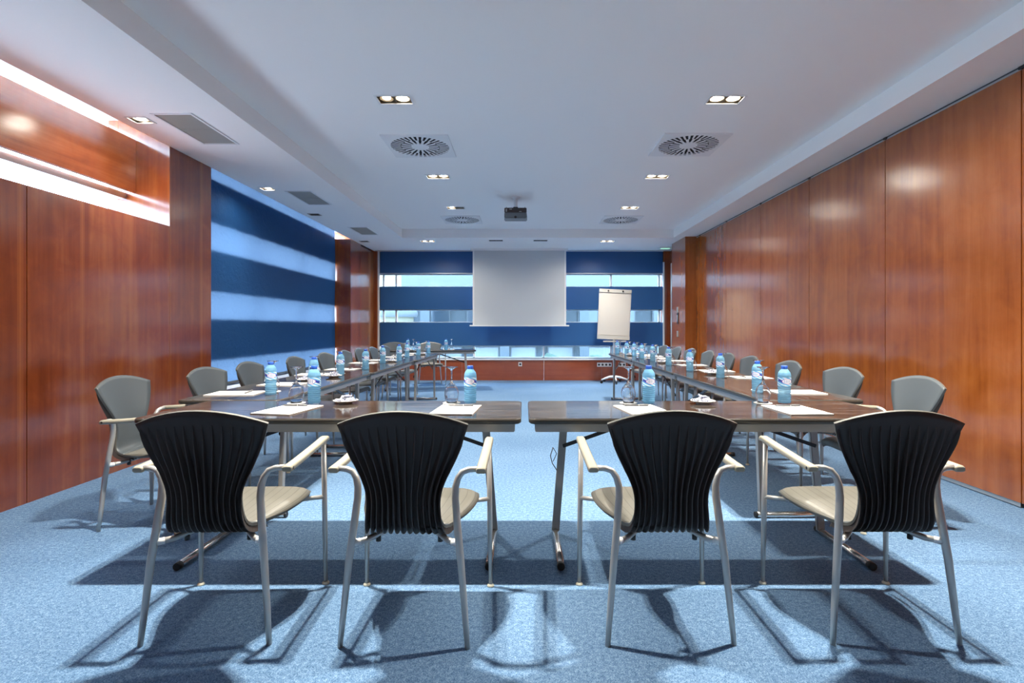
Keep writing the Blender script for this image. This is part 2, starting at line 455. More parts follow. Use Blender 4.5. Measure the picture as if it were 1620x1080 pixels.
def holed(x0, x1, y0, y1, z, holes, down=True, thick=0.0):
    """horizontal sheet with rectangular openings"""
    hs = [h for h in holes if h[0] < x1 and h[1] > x0 and h[2] < y1 and h[3] > y0]
    xs = sorted({x0, x1, *[c for h in hs for c in h[:2]]}); ys = sorted({y0, y1, *[c for h in hs for c in h[2:]]})
    b = MB(); idx = {}
    def vv(i, j):
        if (i, j) not in idx:
            idx[(i, j)] = len(b.v); b.v.append((xs[i], ys[j], z))
        return idx[(i, j)]
    for i in range(len(xs)-1):
        for j in range(len(ys)-1):
            cx, cy_ = (xs[i]+xs[i+1])/2, (ys[j]+ys[j+1])/2
            if any(h[0] < cx < h[1] and h[2] < cy_ < h[3] for h in hs): continue
            b.face((vv(i, j), vv(i, j+1), vv(i+1, j+1), vv(i+1, j)))
    return b
holes = [(d['x']-HX, d['x']+HX, d['y']-HY, d['y']+HY) for d in DL if d['z'] == ZC]
holes += [(x-DR+.03, x+DR-.03, y-DR+.03, y+DR-.03) for (x, y, _) in DIFF]
holesS = [(d['x']-HX, d['x']+HX, d['y']-HY, d['y']+HY) for d in DL if d['z'] == ZS]
holesS += [(x-SHX, x+SHX, y-SHY, y+SHY) for (x, y, *_r) in SINGLE]
holesS += [(a+.02, b_-.02, c+.02, d-.02) for (a, b_, c, d, _) in GRL]

# ------------------------------------------------------------------ structure
RX0, RX1, RY1 = -2.27, 2.81, 9.89         # recess edges
fl = MB(); fl.box(-4.2, 3.6, YN-0.2, YB+0.3, -0.12, 0.0)
struct(fl.build('floor', M['carpet']), 'blue speckled carpet floor')
ceil = holed(RX0, RX1, YN, RY1, ZC, holes)
co = struct(ceil.build('ceiling', M['ceiling'], fixn=False), 'recessed white ceiling field')
sf = MB()
for (x0, x1, y0, y1) in ((XL, RX0, YN, YB+0.05), (RX0, RX1, RY1, YB+0.05), (RX1, XR+0.02, YN, YB+0.05)):
    b = holed(x0, x1, y0, y1, ZS, holesS); k = len(sf.v); sf.v += b.v
    for f_ in b.f: sf.face([k+i for i in f_])
def quad(b, p): k = len(b.v); b.v += p; b.face((k, k+1, k+2, k+3))
quad(sf, [(RX0,YN,ZS),(RX0,RY1,ZS),(RX0,RY1,ZC),(RX0,YN,ZC)])
quad(sf, [(RX1,YN,ZS),(RX1,YN,ZC),(RX1,RY1,ZC),(RX1,RY1,ZS)])
quad(sf, [(RX0,RY1,ZS),(RX1,RY1,ZS),(RX1,RY1,ZC),(RX0,RY1,ZC)])
quad(sf, [(XL,YN,ZS),(XL,YN,3.2),(XL,YB,3.2),(XL,YB,ZS)])
struct(sf.build('ceiling_soffit', M['ceiling'], fixn=False), 'lowered white ceiling border')
lid = MB(); lid.box(-4.1, 3.6, YN-0.2, YB+0.3, 3.20, 3.30)
struct(lid.build('ceiling_slab', M['ceiling']))

# wall behind the camera
b = MB(); b.box(-4.1, 3.5, YN-0.15, YN, 0, 3.2); struct(b.build('wall_near', M['grey_wall']), 'plain wall behind the camera')

# right wall: movable cherry panels
wr = MB(); wr.box(XR+0.06, XR+0.16, YN, YB+0.2, 0, 3.2)
wro = struct(wr.build('wall_right', M['shadow_gap']), 'folding partition wall of tall cherry panels')
ED = [-1.6, -0.28, 0.94, 2.16, 3.384, 4.66, 5.90, 7.11, 8.31, 9.56, 9.78]
for y0, y1 in zip(ED, ED[1:]):
    b = MB(); b.box(XR, XR+0.06, y0+0.004, y1-0.004, 0.035, ZS-0.03)
    b.build('panel', M['wood_right'], wro)
    s = MB(); s.box(XR+0.006, XR+0.05, y0+0.012, y1-0.012, 0.006, 0.035); s.box(XR+0.006, XR+0.05, y0+0.012, y1-0.012, ZS-0.03, ZS-0.012)
    s.build('panel_seal', M['alu'], wro)
    if y0 > 3:
        g = MB(); g.box(XR-0.004, XR+0.03, y0-0.02, y0+0.02, ZS-0.022, ZS-0.004); g.build('hanger', M['black'], wro)
b = MB(); b.box(XR+0.008, XR+0.05, YN, 9.78, ZS-0.012, ZS+0.0); b.build('track', M['shadow_gap'], wro)

# right pillar with switches
b = MB(); b.box(2.99, 3.26, 9.76, 10.64, 0, ZS); pr = struct(b.build('wall_pillar_right', M['wood_right']), 'cherry clad pillar beside the flip chart')
for (y, z, hh, mt, nm) in ((10.22, 1.50, .06, 'grey_wall', 'switch'), (10.22, 1.34, .11, 'black_gloss', 'control_panel'), (10.22, 1.04, .06, 'alu', 'socket')):
    b = MB(); b.box(2.978, 2.99, y-0.045, y+0.045, z-hh, z+hh); q = b.build(nm, M[mt], pr)
    b = MB(); b.box(2.974, 2.978, y-0.025, y+0.025, z-hh*.55, z+hh*.55); b.build('rocker', M['alu' if nm != 'socket' else 'grey_wall'], q)
b = MB(); b.box(3.22, 3.30, 10.64, YB+0.05, 0, ZS); struct(b.build('wall_return_right', M['wood_left']))
b = MB(); b.box(3.19, 3.215, 10.95, 11.45, 0.02, 2.55); b.build('return_gloss', M['board_grey'], bpy.data.objects['wall_return_right'])  # pale grey sheet standing in for the gloss on the wooden return
b = MB(); b.box(3.155, 3.19, 11.02, 11.06, 1.02, 1.06); b.build('black_fitting', M['black'], bpy.data.objects['wall_return_right'])  # small black fitting on the wooden return

# back wall ---------------------------------------------------------------
BX0, BX1 = -3.21, 3.08
b = MB(); b.box(-4.1, BX0, YB-0.005, YB+0.2, 0, 3.2); b.box(BX1, 3.5, YB-0.005, YB+0.2, 0, 3.2)
wb = struct(b.build('wall_back', M['wood_left']), 'window wall with blue bands and a low cherry base')
X = BX0
for x1 in (-1.35, 0.45, 1.72, BX1):
    b = MB(); b.box(X+0.002, x1-0.002, YB-0.01, YB+0.06, 0, 0.445); b.build('base_board', M['wood_base'], wb); X = x1
b = MB(); b.box(BX0, BX1, YB-0.035, YB+0.2, 0.445, 0.478); b.build('sill', M['white'], wb)
b = MB(); b.box(BX0, BX1, YB+0.02, YB+0.09, 0.478, 0.495); b.build('sill_frame', M['housing_dark'], wb)
BANDS = [(0.765, 1.27), (1.56, 2.06), (2.35, 2.835)]
for (z0, z1) in BANDS:
    b = MB(); b.box(BX0+0.055, BX1-0.01, YB+0.02, YB+0.035, z0, z1); b.build('blue_band', M['blue_panel'], wb)
    b = MB(); b.box(BX0, BX1+0.02, YB+0.06, YB+0.2, z0-0.002, z1+0.002); b.build('spandrel', M['spandrel'], wb)
b = MB(); b.box(BX0+0.055, BX1-0.01, YB+0.012, YB+0.02, 2.35, 2.362); b.build('bottom_rail', M['alu'], wb)
b = MB(); b.box(BX0-0.08, XR+0.06, YB+0.0, YB+0.2, 2.835, 3.2); b.build('head_panel', M['ceiling'], wb)
b = MB(); b.box(BX0-0.02, BX1+0.15, YB-0.12, YB-0.075, ZS-0.012, ZS-0.001); struct(b.build('trim_1', M['alu']), 'slim curtain track along the back ceiling')
b = MB(); b.box(BX0, BX0+0.035, YB+0.015, YB+0.06, 0.478, 2.835); b.build('window_post', M['white'], wb)
b = MB(); b.box(BX1-0.008, BX1+0.02, YB-0.02, YB+0.06, 0.478, 2.6); b.build('window_post', M['white'], wb)
for i, (z0, z1) in enumerate(STRIPS):
    wn = MB()
    for x in (BX0+0.10, -2.83, -1.1, 0.45, 1.95, BX1-0.06): wn.box(x-0.02, x+0.02, YB+0.13, YB+0.18, z0, z1)
    wn.box(BX0, BX1, YB+0.13, YB+0.18, z1-0.022, z1); wn.box(BX0, BX1, YB+0.13, YB+0.18, z0, z0+0.015)
    wo = struct(wn.build('window_%d' % (i+1), M['white']), 'narrow back window strip, %s of three' % ('lowest', 'middle', 'topmost')[i])
    xs = [BX0, -2.83, -1.1, 0.45, 1.95, BX1]
    for xa, xb in zip(xs, xs[1:]):
        p = MB(); p.box(xa+0.02, xb-0.02, YB+0.15, YB+0.156, z0+0.015, z1-0.022); p.build('pane', M['pane'], wo)
def socket_plate(x, z, n, label):
    b = MB(); b.box(x-0.04*n, x+0.04*n, YB-0.02, YB-0.01, z-0.045, z+0.045)
    o = b.build('wall_socket', M['china']); tag(o, label, 'wall socket')
    for k in range(n):
        c = x - 0.04*n + 0.08*k + 0.04
        g = MB(); g.tube([(c, YB-0.0205, z), (c, YB-0.0235, z)], 0.024, 14); g.build('receptacle', M['black'], o)
    return o
socket_plate(-0.07, 0.355, 1, 'single white wall socket on the low cherry board below the screen')
socket_plate(1.78, 0.345, 4, 'wide white socket strip on the cherry board behind the flip chart')
socket_plate(2.17, 0.345, 2, 'double white socket beside the wide strip behind the flip chart pole')

# left wall ---------------------------------------------------------------
b = MB(); b.box(XW-0.18, XW, YN, 4.9, 0, 2.06); b.box(XW-0.18, XW, YN, YB+0.2, 3.08, 3.2); b.box(XW-0.18, XW, YN-.1, YN+.02, 0, 3.2)
wl = struct(b.build('wall_left', M['grey_wall']), 'left wall with cherry panels, high window strip and blue blind')
PE = [-1.6, -0.35, 0.90, 2.20, 3.49, 4.90]
for y0, y1 in zip(PE, PE[1:]):
    b = MB(); b.box(XL-0.03, XL, y0+0.003, y1-0.003, 0.0, 2.10); b.build('panel', M['wood_left'], wl)
b = MB(); b.box(XW, XL-0.03, YN, 4.9, 0.0, 2.085); b.build('ledge', M['wood_left'], wl)
b = MB(); b.box(-3.63, -3.59, YN, 4.895, 2.41, 2.895); bo = b.build('beam', M['wood_beam'], wl)
# glazing of the high strip
wn = MB(); wn.box(XW-0.03, XW+0.07, YN, 4.9, 2.350, 2.405)
for y in (-1.5, 0.1, 1.7, 3.3): wn.box(XW-0.03, XW+0.02, y-0.02, y+0.02, 2.06, 3.08)
wo = struct(wn.build('window_4', M['alu']), 'bright high window strip behind the cherry beam')
b = MB(); b.box(XW-0.01, XW-0.004, YN, 4.9, 2.06, 2.350); b.build('pane', M['clear_pane'], wo)
b = MB(); b.box(XW-0.01, XW-0.004, YN, 4.9, 2.405, 3.08); b.build('pane', M['clear_pane'], wo)
# column
b = MB(); b.box(XW-0.1, XL, 4.9, 5.55, 0, ZS); b.box(XW-0.1, XL-0.004, 4.9, 5.55, ZS, 3.2); struct(b.build('wall_column_left', M['wood_left']), 'cherry clad column between high window and blue blind')
# window bay with blind
b = MB()
zz = 0.0
for (z0, z1) in STRIPS + [(2.87, 3.08)]:
    b.box(XW-0.18, -3.60, 5.55, 10.03, zz, z0); zz = z1
b.build('spandrel', M['spandrel'], wl)
b = MB(); b.box(XW, XL-0.02, 5.55, 10.03, 0.40, 0.455); b.build('sill', M['white'], wl)
b = MB(); b.box(XL-0.06, XL-0.035, 5.55, 10.03, 0, 0.40); b.build('base_board', M['wood_base'], wl)
wn = MB()
for y in (5.6, 7.05, 8.5, 9.98):
    for (z0, z1) in STRIPS + [(2.87, 3.08)]: wn.box(XW-0.08, XW-0.03, y-0.02, y+0.02, z0, z1)
wo = struct(wn.build('window_5', M['white']), 'window strips behind the large blue blind')
for (z0, z1) in STRIPS + [(2.87, 3.08)]:
    b = MB(); b.box(XW-0.06, XW-0.054, 5.55, 10.03, z0, z1); b.build('pane', M['clear_pane'], wo)
bl = thing('roller_blind', 'wide blue roller blind with glowing strips beside the cherry column', 'blind', (0, 0, 0))
b = MB(); N = 60
for i in range(N+1):
    y = 5.56 + (9.985-5.56)*i/N
    for j in range(25):
        z = 0.50 + (3.06-0.50)*j/24
        dx = 0.006*math.sin(i*0.9)*math.sin(j*0.25) + 0.004*math.sin(i*2.3+j*0.5)
        b.v.append((-3.56+dx, y, z))
for i in range(N):
    for j in range(24):
        a = i*25+j; b.face((a, a+25, a+26, a+1), 0, True)
b.build('fabric', M['blind'], bl, fixn=False)
b = MB(); b.tube([(-3.56, 5.56, 0.495), (-3.56, 9.985, 0.495)], 0.014, 8); b.build('bottom_rail', M['housing_dark'], bl)
b = MB(); b.tube([(-3.56, 5.56, 3.085), (-3.56, 9.985, 3.085)], 0.028, 10); b.build('roller', M['blind'], bl)
# pillar left and return to the back wall
b = MB(); b.box(-3.545, XL, 10.03, 10.66, 0, ZS-0.002); struct(b.build('wall_pillar_left', M['wood_left']), 'dark red cherry pillar at the end of the blue blind')
b = MB(); b.box(XW-0.1, -3.545, 10.03, 10.2, 0, 2.84); b.box(XW-.1, XL-0.075, 10.66, YB, 0, 3.2); struct(b.build('wall_return_left', M['wood_left']))
b = MB(); b.box(XL-0.07, XL-0.01, 10.70, YB-0.006, 0, ZS-0.03); b.build('panel', M['wood_right'], bpy.data.objects['wall_return_left'])

# ------------------------------------------------------------------ ceiling fixtures
def head_parts(o, cx, lit, sx=0.062):
    mt = {1: 'lamp_on', 2: 'lamp_dim', 0: 'lamp_off'}[lit]
    b = MB(); b.lathe([(0.056, 0.008), (0.050, 0.035), (0.036, 0.060)], 16, (cx, 0, 0)); b.build('reflector', M['housing'] if lit else M['housing_dark'], o)  # unlit heads: darker reflector, missing lamp light put into the colour
    b = MB(); b.lathe([(0.001, 0.003), (0.020, 0.004), (0.034, 0.012), (0.034, 0.050)], 14, (cx, 0, 0)); b.build('bulb', M[mt], o)
def spot(o, x, y, z, power):
    for nm, pw, ang, bl_ in (('spot_beam', power, 104, 1.0), ('spot_spill', power*SPILL_W/LAMP_W, 168, 0.5)):
        d = bpy.data.lights.new(nm, 'SPOT'); d.energy = pw; d.color = LAMP_COLOR
        d.spot_size = math.radians(ang); d.spot_blend = bl_; d.shadow_soft_size = 0.03
        l = bpy.data.objects.new(nm, d); COL.objects.link(l); l.location = (x, y, z-0.003)
def ring_frame(x0, x1, y0, y1, w_, z0, z1):
    b = MB(); b.box(x0-w_, x0, y0-w_, y1+w_, z0, z1); b.box(x1, x1+w_, y0-w_, y1+w_, z0, z1)
    b.box(x0, x1, y0-w_, y0, z0, z1); b.box(x0, x1, y1, y1+w_, z0, z1); return b
for d in DL:
    o = thing('ceiling_lamp', d['word'], 'ceiling lamp', (d['x'], d['y'], d['z']), 0, 'recessed twin ceiling lamps')
    ring_frame(-HX+.004, HX-.004, -HY+.004, HY-.004, 0.016, -0.005, 0.0).build('frame', M['white'], o)
    lit = any(d['heads'])
    b = MB(); b.box(-HX, HX, -HY, HY, 0.0, 0.10); b.f.pop(0); b.mi.pop(0); b.sm.pop(0); b.uv.pop(0)
    b.box(-0.006, 0.006, -HY, HY, 0.01, 0.06)
    b.build('housing', M['housing'] if lit else M['housing_dark'], o, fixn=False)  # lit and unlit copies of one housing; the lamp's glow is in the colour
    for s, h in zip((-0.065, 0.065), d['heads']):
        head_parts(o, s, h)
        if h: spot(o, d['x']+s, d['y'], d['z'], LAMP_W*(1.0 if h == 1 else 0.35)*(1.75 if d['y'] < 3 else 0.8))
for (x, y, lit, lab) in SINGLE:
    o = thing('ceiling_spot', lab, 'ceiling lamp', (x, y, ZS), 0, 'single spot lamps in the left soffit')
    ring_frame(-SHX+.004, SHX-.004, -SHY+.004, SHY-.004, 0.014, -0.005, 0.0).build('frame', M['white'] if lit else M['grey_wall'], o)  # unlit ones get a greyer frame, lack of light put into the colour
    b = MB(); b.box(-SHX, SHX, -SHY, SHY, 0.0, 0.10); b.f.pop(0); b.mi.pop(0); b.sm.pop(0); b.uv.pop(0)
    b.build('housing', M['housing'] if lit else M['housing_dark'], o, fixn=False)  # again a lit and an unlit housing colour
    head_parts(o, 0, lit)
    if lit: spot(o, x, y, ZS, LAMP_W*0.5)
# swirl diffusers
def make_diffuser(x, y, lab):
    o = thing('air_diffuser', lab, 'air vent', (x, y, ZC), 0, 'square swirl diffusers in the ceiling')
    R = 0.292; seg = 144
    b = MB(); zf = -0.012
    def sq(a):
        c, s = math.cos(a), math.sin(a); k = DR/max(abs(c), abs(s)); return (c*k, s*k)
    for j in range(seg):
        a = 2*PI*j/seg; b.v.append((R*math.cos(a), R*math.sin(a), zf)); q = sq(a); b.v.append((q[0], q[1], zf)); b.v.append((q[0], q[1], 0))
        b.v.append((R*math.cos(a), R*math.sin(a), 0.01))
    for j in range(seg):
        k, n = 4*j, 4*((j+1) % seg)
        b.face((k, k+1, n+1, n)); b.face((k+1, k+2, n+2, n+1)); b.face((k, n, n+3, k+3))
    b.build('plate', M['white'], o)
    # vanes: polar cells left solid between alternate long and short slots
    nsl = 36; v = MB()
    def cell(a0, a1, r0, r1):
        pts = [(r0*math.cos(a0), r0*math.sin(a0)), (r1*math.cos(a0), r1*math.sin(a0)), (r1*math.cos(a1), r1*math.sin(a1)), (r0*math.cos(a1), r0*math.sin(a1))]
        v.prism(pts, zf, zf+0.0015)
    for j in range(nsl):
        a = 2*PI*j/nsl; h = PI/nsl
        sw0, sw1 = 0.0065/0.18, 0.0115/0.24
        cell(a+sw1, a+2*h-sw1, 0.195, R)
        if j % 2 == 0: cell(a+0.0115/0.14, a+4*h-0.0115/0.14, 0.092, 0.190)
    tag(v.build('vane_ring', M['white'], o), kind='stuff')
    b = MB(); b.tube([(0, 0, zf), (0, 0, zf+0.01)], 0.090, 32); b.build('centre_disc', M['white'], o)
    b = MB(); b.box(-DR+.03, DR-.03, -DR+.03, DR-.03, 0.004, 0.12); b.build('plenum', M['vent_dark'], o)
for (x, y, lab) in DIFF: make_diffuser(x, y, lab)
for (x0, x1, y0, y1, lab) in GRL:
    o = thing('ceiling_grille', lab, 'air vent', ((x0+x1)/2, (y0+y1)/2, ZS), 0, 'grey return air grilles in the left soffit')
    hx, hy = (x1-x0)/2, (y1-y0)/2
    ring_frame(-hx+.02, hx-.02, -hy+.02, hy-.02, 0.02, -0.006, 0.0).build('frame', M['white'], o)
    b = MB(); n = int(2*hy/0.0125)
    for k in range(n):
        yy = -hy+.02 + (2*hy-.04)*(k+.5)/n; b.box(-hx+.02, hx-.02, yy-0.0042, yy+0.0042, 0.0, 0.006)
    n = int(2*hx/0.0125)
    for k in range(n):
        xx = -hx+.02 + (2*hx-.04)*(k+.5)/n; b.box(xx-0.002, xx+0.002, -hy+.02, hy-.02, 0.006, 0.012)
    tag(b.build('mesh', M['grille'], o), kind='stuff')
    b = MB(); b.box(-hx+.02, hx-.02, -0.008, 0.008, -0.004, 0.002); b.build('crossbar', M['grille'], o)
    b = MB(); b.box(-hx+.02, hx-.02, -hy+.02, hy-.02, 0.03, 0.10); b.build('duct', M['vent_dark'], o)
# emergency light in the back right corner
o = thing('emergency_light', 'small flat emergency light with green lens on ceiling corner by the flip chart', 'emergency light', (2.98, 11.1, ZS))
b = MB(); b.box(-0.14, 0.14, -0.12, 0.12, -0.02, 0.0); b.build('body', M['white'], o, bevel=0.005)
b = MB(); b.box(-0.09, 0.09, -0.07, 0.07, -0.026, -0.0201); b.build('lens', M['exit_green'], o)

# projector
o = thing('projector', 'dark ceiling projector hanging on a white pole above the room centre', 'projector', (-0.11, 7.47, ZC))
b = MB(); b.lathe([(0.07, 0.0), (0.066, -0.012), (0.028, -0.022), (0.027, -0.15)], 18); b.build('pole', M['white'], o)
b = MB(); b.prism([(-0.155, -0.11), (0.155, -0.11), (0.165, 0.13), (-0.165, 0.13)], -0.315, -0.235); b.build('body', mat('projector_grey', (0.10, 0.12, 0.14), 0.35), o, bevel=0.012)
b = MB(); b.box(-0.155, 0.155, -0.10, 0.12, -0.236, -0.168); tp = b.build('back_plate', mat('projector_dark', (0.035, 0.022, 0.020), 0.35), o, bevel=0.006)
b = MB()
for x in (-0.135, -0.128, -0.121): b.box(x-.002, x+.002, -0.106, -0.1005, -0.225, -0.185)
b.box(-0.085, -0.05, -0.106, -0.1005, -0.192, -0.186); b.box(0.05, 0.085, -0.106, -0.1005, -0.225, -0.219)
b.build('connector_row', M['alu'], tp)
b = MB(); b.prism([(-0.035, -0.05), (0.035, -0.05), (0.035, 0.05), (-0.035, 0.05)], -0.170, -0.145); b.build('mount', M['black_gloss'], o, bevel=0.006)
for s in (-1, 1):
    b = MB(); b.tube([(0.13*s, 0.0, -0.17), (0.13*s, 0.0, -0.135)], 0.003, 6); b.build('mount_rod', M['black'], o)
b = MB(); b.tube([(0.0, -0.10, -0.30), (0.0, -0.112, -0.30)], 0.018, 12); b.build('foot', M['black'], o)

# projection screen
o = thing('projection_screen', 'large white pull-down projection screen in front of back window', 'projection screen', (-0.085, 11.26, 0))
b = MB(); b.box(-0.995, 0.995, -0.003, 0.003, 1.215, 2.80); b.build('fabric', M['screen'], o)
b = MB(); b.box(-0.995, -0.96, -0.0045, -0.003, 1.215, 2.80); b.box(0.96, 0.995, -0.0045, -0.003, 1.215, 2.80); b.build('border', M['white'], o)
b = MB(); b.box(-1.06, 1.06, -0.014, 0.014, 1.185, 1.215); b.build('bottom_bar', M['white'], o, bevel=0.004)
b = MB(); b.box(-1.03, 1.03, -0.04, 0.04, 2.80, ZS); b.build('casing', M['ceiling'], o)

# flip chart
o = thing('flip_chart', 'white flip chart easel on a castor base before the back window', 'flip chart', (1.90, 11.05, 0))
tilt = math.radians(-2.6)
fo = bpy.data.objects.new
def rot_build(b, name, m_, par, bevel=0.0):
    c, s = math.cos(tilt), math.sin(tilt); zc = 1.43
    b.v = [(x*c + (z-zc)*s*-1, y, zc + x*s + (z-zc)*c) for (x, y, z) in b.v]
    return b.build(name, m_, par, bevel=bevel)
b = MB(); b.box(-0.335, 0.335, -0.012, 0.012, 0.91, 1.96); bo = rot_build(b, 'board', M['board'], o)
b = MB(); b.box(-0.318, 0.318, -0.018, -0.0125, 1.00, 1.885); rot_build(b, 'paper_pad', M['board'], o)
b = MB(); b.box(-0.335, 0.335, -0.032, -0.0125, 1.888, 1.958); cl = rot_build(b, 'clamp', M['board_grey'], o)
for x in (-0.15, 0.155):
    b = MB(); b.tube([(x, -0.0325, 1.922), (x, -0.05, 1.922)], 0.017, 12); rot_build(b, 'clamp_knob', M['black'], cl)
b = MB(); b.box(-0.335, 0.335, -0.045, -0.0125, 0.912, 0.985); rot_build(b, 'pen_ledge', M['board_grey'], o)
b = MB(); b.box(-0.235, 0.235, -0.09, 0.012, 0.86, 0.885); b.build('pen_tray', M['board_grey'], o)
b = MB(); b.tube([(0, 0.03, 0.10), (0, 0.03, 1.35)], 0.022, 12); b.build('pole', M['white'], o)
for k in range(5):
    a = math.radians(-90+72*k)
    dx, dy = math.cos(a), math.sin(a)
    b = MB(); b.tube([(0, 0.03, 0.13), (dx*0.12, 0.03+dy*0.12, 0.125), (dx*0.29, 0.03+dy*0.29, 0.075)], [0.026, 0.022, 0.016], 8); lg = b.build('base_leg', M['white'], o)
    b = MB(); b.tube([(dx*.29-dy*.014, .03+dy*.29+dx*.014, 0.03), (dx*.29+dy*.014, .03+dy*.29-dx*.014, 0.03)], 0.03, 12); b.build('castor', M['black'], lg)

# ------------------------------------------------------------------ tables
def make_table():
    o = thing('folding_table', 'x', 'table')
    L, D, H = 1.80, 0.60, 0.74
    b = MB(); P = lambda ins: rrect(-L/2+ins, L/2-ins, -D/2+ins, D/2-ins, 0.035-ins)
    rings = [(0.006, H-0.026), (0.0, H-0.020), (0.0, H-0.007), (0.003, H-0.002), (0.007, H)]
    n = None
    for k, (ins, z) in enumerate(rings):
        pl = P(ins); n = len(pl)
        for (x, y) in pl: b.v.append((x, y, z))
    for k in range(len(rings)-1):
        for i in range(n):
            j = (i+1) % n; b.face((k*n+i, k*n+j, (k+1)*n+j, (k+1)*n+i), 1 if k < 3 else 0, True)
    b.face([(len(rings)-1)*n+i for i in range(n)], 0); b.face([i for i in range(n)][::-1], 1)
    b.build('tabletop', [M['table_top'], M['table_edge']], o)
    for s in (-1, 1):
        b = MB(); b.box(-L/2+0.03, L/2-0.03, s*(D/2-0.045)-0.012, s*(D/2-0.045)+0.012, 0.672, 0.7138); b.build('apron', M['table_metal'], o, bevel=0.003)
        b = MB(); b.box(s*(L/2-0.042)-0.012, s*(L/2-0.042)+0.012, -D/2+0.058, D/2-0.058, 0.672, 0.7138); b.build('apron', M['table_metal'], o, bevel=0.003)
    for s in (-1, 1):
        b = MB(); b.bar((s*0.69, 0.235, 0.712), (s*0.745, 0.235, 0.02), 0.042, 0.026, 0, up=(0, 1, 0)); lg = b.build('leg', M['table_leg'], o, bevel=0.004)
        b = MB(); b.tube([(s*0.745, 0.262, 0.018), (s*0.745, -0.185, 0.018)], 0.0175, 12); b.build('foot_bar', M['chrome'], o)
        b = MB(); b.tube([(s*0.745, -0.1855, 0.018), (s*0.745, -0.215, 0.018)], 0.0182, 12); b.build('end_cap', M['black'], o)
        b = MB(); b.tube([(s*0.745, 0.2625, 0.018), (s*0.745, 0.275, 0.018)], 0.0182, 12); b.build('end_cap', M['black'], o)
        b = MB(); b.bar((s*0.705, 0.21, 0.50), (s*0.12, 0.21, 0.705), 0.020, 0.010, 0, up=(0, 1, 0)); b.build('brace', M['black_gloss'], o, bevel=0.002)
        b = MB(); b.box(s*0.66-0.045, s*0.66+0.045, -0.2, 0.25, 0.705, 0.7138); b.build('hinge_plate', M['table_metal'], o)
    return o
tb0 = make_table(); trt = tree_of(tb0)
TABS = [(-0.91, 2.735, 0, 'dark laminate front table, half on the blind side, nearest the camera'),
        (0.925, 2.735, 0, 'dark laminate front table, half on the panelled side, nearest the camera'),
        (-1.72, 4.00, -90, 'first dark table behind the front table on the blind side'),
        (-1.70, 5.87, -90, 'second dark table in the long row on the blind side'),
        (-1.665, 7.735, -90, 'last dark table in the long row on the blind side'),
        (1.69, 4.00, 90, 'first dark table behind the front table on the panelled side'),
        (1.69, 5.87, 90, 'second dark table in the long row on the panelled side'),
        (1.69, 7.735, 90, 'last dark table in the long row, reaching towards the flip chart'),
        (-1.82, 10.02, 191, 'dark head table before the back window with two chairs behind')]
for i, (x, y, a, lab) in enumerate(TABS):
    o = tb0 if i == 0 else copy_tree(tb0, trt)
    o.location = (x, y, 0); o.rotation_euler = (0, 0, math.radians(a)); o['label'] = lab; o['group'] = 'dark folding tables'
    if i > 1 and i < 8: o.scale = (1.033, 1, 1)
b = MB(); b.tube([(0.165, 2.948, 0.492), (0.15, 2.93, 0.45), (0.16, 2.92, 0.41), (0.185, 2.92, 0.372)], 0.0025, 6)
b.tube([(0.165, 2.948, 0.492), (0.185, 2.935, 0.46), (0.165, 2.925, 0.42)], 0.002, 6)
tag(b.build('cable_tie', M['black']), 'thin black cable tie hanging off the front table brace', 'cable')

# ------------------------------------------------------------------ chairs
PROF = [(.200, .402, .205), (.210, .425, .210), (.195, .449, .222), (.15, .455, .236), (.07, .452, .237), (-.02, .442, .214), (-.10, .427, .178), (-.155, .419, .154),
        (-.195, .432, .142), (-.216, .468, .131), (-.225, .53, .122), (-.230, .585, .129), (-.238, .64, .152), (-.250, .70, .187), (-.263, .755, .214), (-.279, .815, .235)]
SUB = 3
CL = catmull(PROF, SUB)
NROW = len(CL); NU = 15
def shell_pt(i, u):
    y, z, hw = CL[i]
    t_ = max(0.0, (z-0.60)/(0.815-0.60)) if y < -0.19 else 0.0
    rise = 0.052*(1-u*u)*t_**1.5
    yy = y + 0.030*u*u*max(0.0, min(1.0, (z-0.44)/0.2) if y < -0.17 else 0.0) - rise*0.25
    zz = z + rise - (0.022*abs(u)**7*min(1.0, max(0.0, (y+0.15)/0.12)) if z < 0.47 else 0)
    return Vector((u*hw, yy, zz))
def shell_n(i, u):
    a = shell_pt(min(i+1, NROW-1), u) - shell_pt(max(i-1, 0), u)
    b = shell_pt(i, min(u+0.05, 1)) - shell_pt(i, max(u-0.05, -1))
    return b.cross(a).normalized()        # towards the sitter / upward
def shell_mesh(i0, i1, name, par):
    b = MB(); us = [-1+2*k/(NU-1) for k in range(NU)]; TH = 0.014 if name == 'seat' else 0.011
    rows = range(i0, i1+1); nr = len(rows)
    sgn = 1 if shell_n(6*SUB//2+6, 0).z > 0 else -1
    for side in (0, 1):
        for i in rows:
            for u in us:
                p = shell_pt(i, u)
                if side: p = p - shell_n(i, u)*sgn*TH
                b.v.append(tuple(p))
    def id(sd, r, k): return sd*nr*NU + r*NU + k
    for r in range(nr-1):
        for k in range(NU-1):
            uvs = [((k+d)/(NU-1), (i0+r+e)/(NROW-1)) for (d, e) in ((0,0),(1,0),(1,1),(0,1))]
            b.face((id(0,r,k), id(0,r,k+1), id(0,r+1,k+1), id(0,r+1,k)), 0, True, uvs)
            b.face((id(1,r,k), id(1,r+1,k), id(1,r+1,k+1), id(1,r,k+1)), 1, True)
    for r in range(nr-1):
        for k in (0, NU-1): b.face((id(0,r,k), id(0,r+1,k), id(1,r+1,k), id(1,r,k)), 2)
    for k in range(NU-1):
        for r in (0, nr-1): b.face((id(0,r,k), id(0,r,k+1), id(1,r,k+1), id(1,r,k)), 2)
    return b.build(name, [M['seat' if name == 'seat' else 'shell'], M['shell_back'], M['shell_edge']], par)
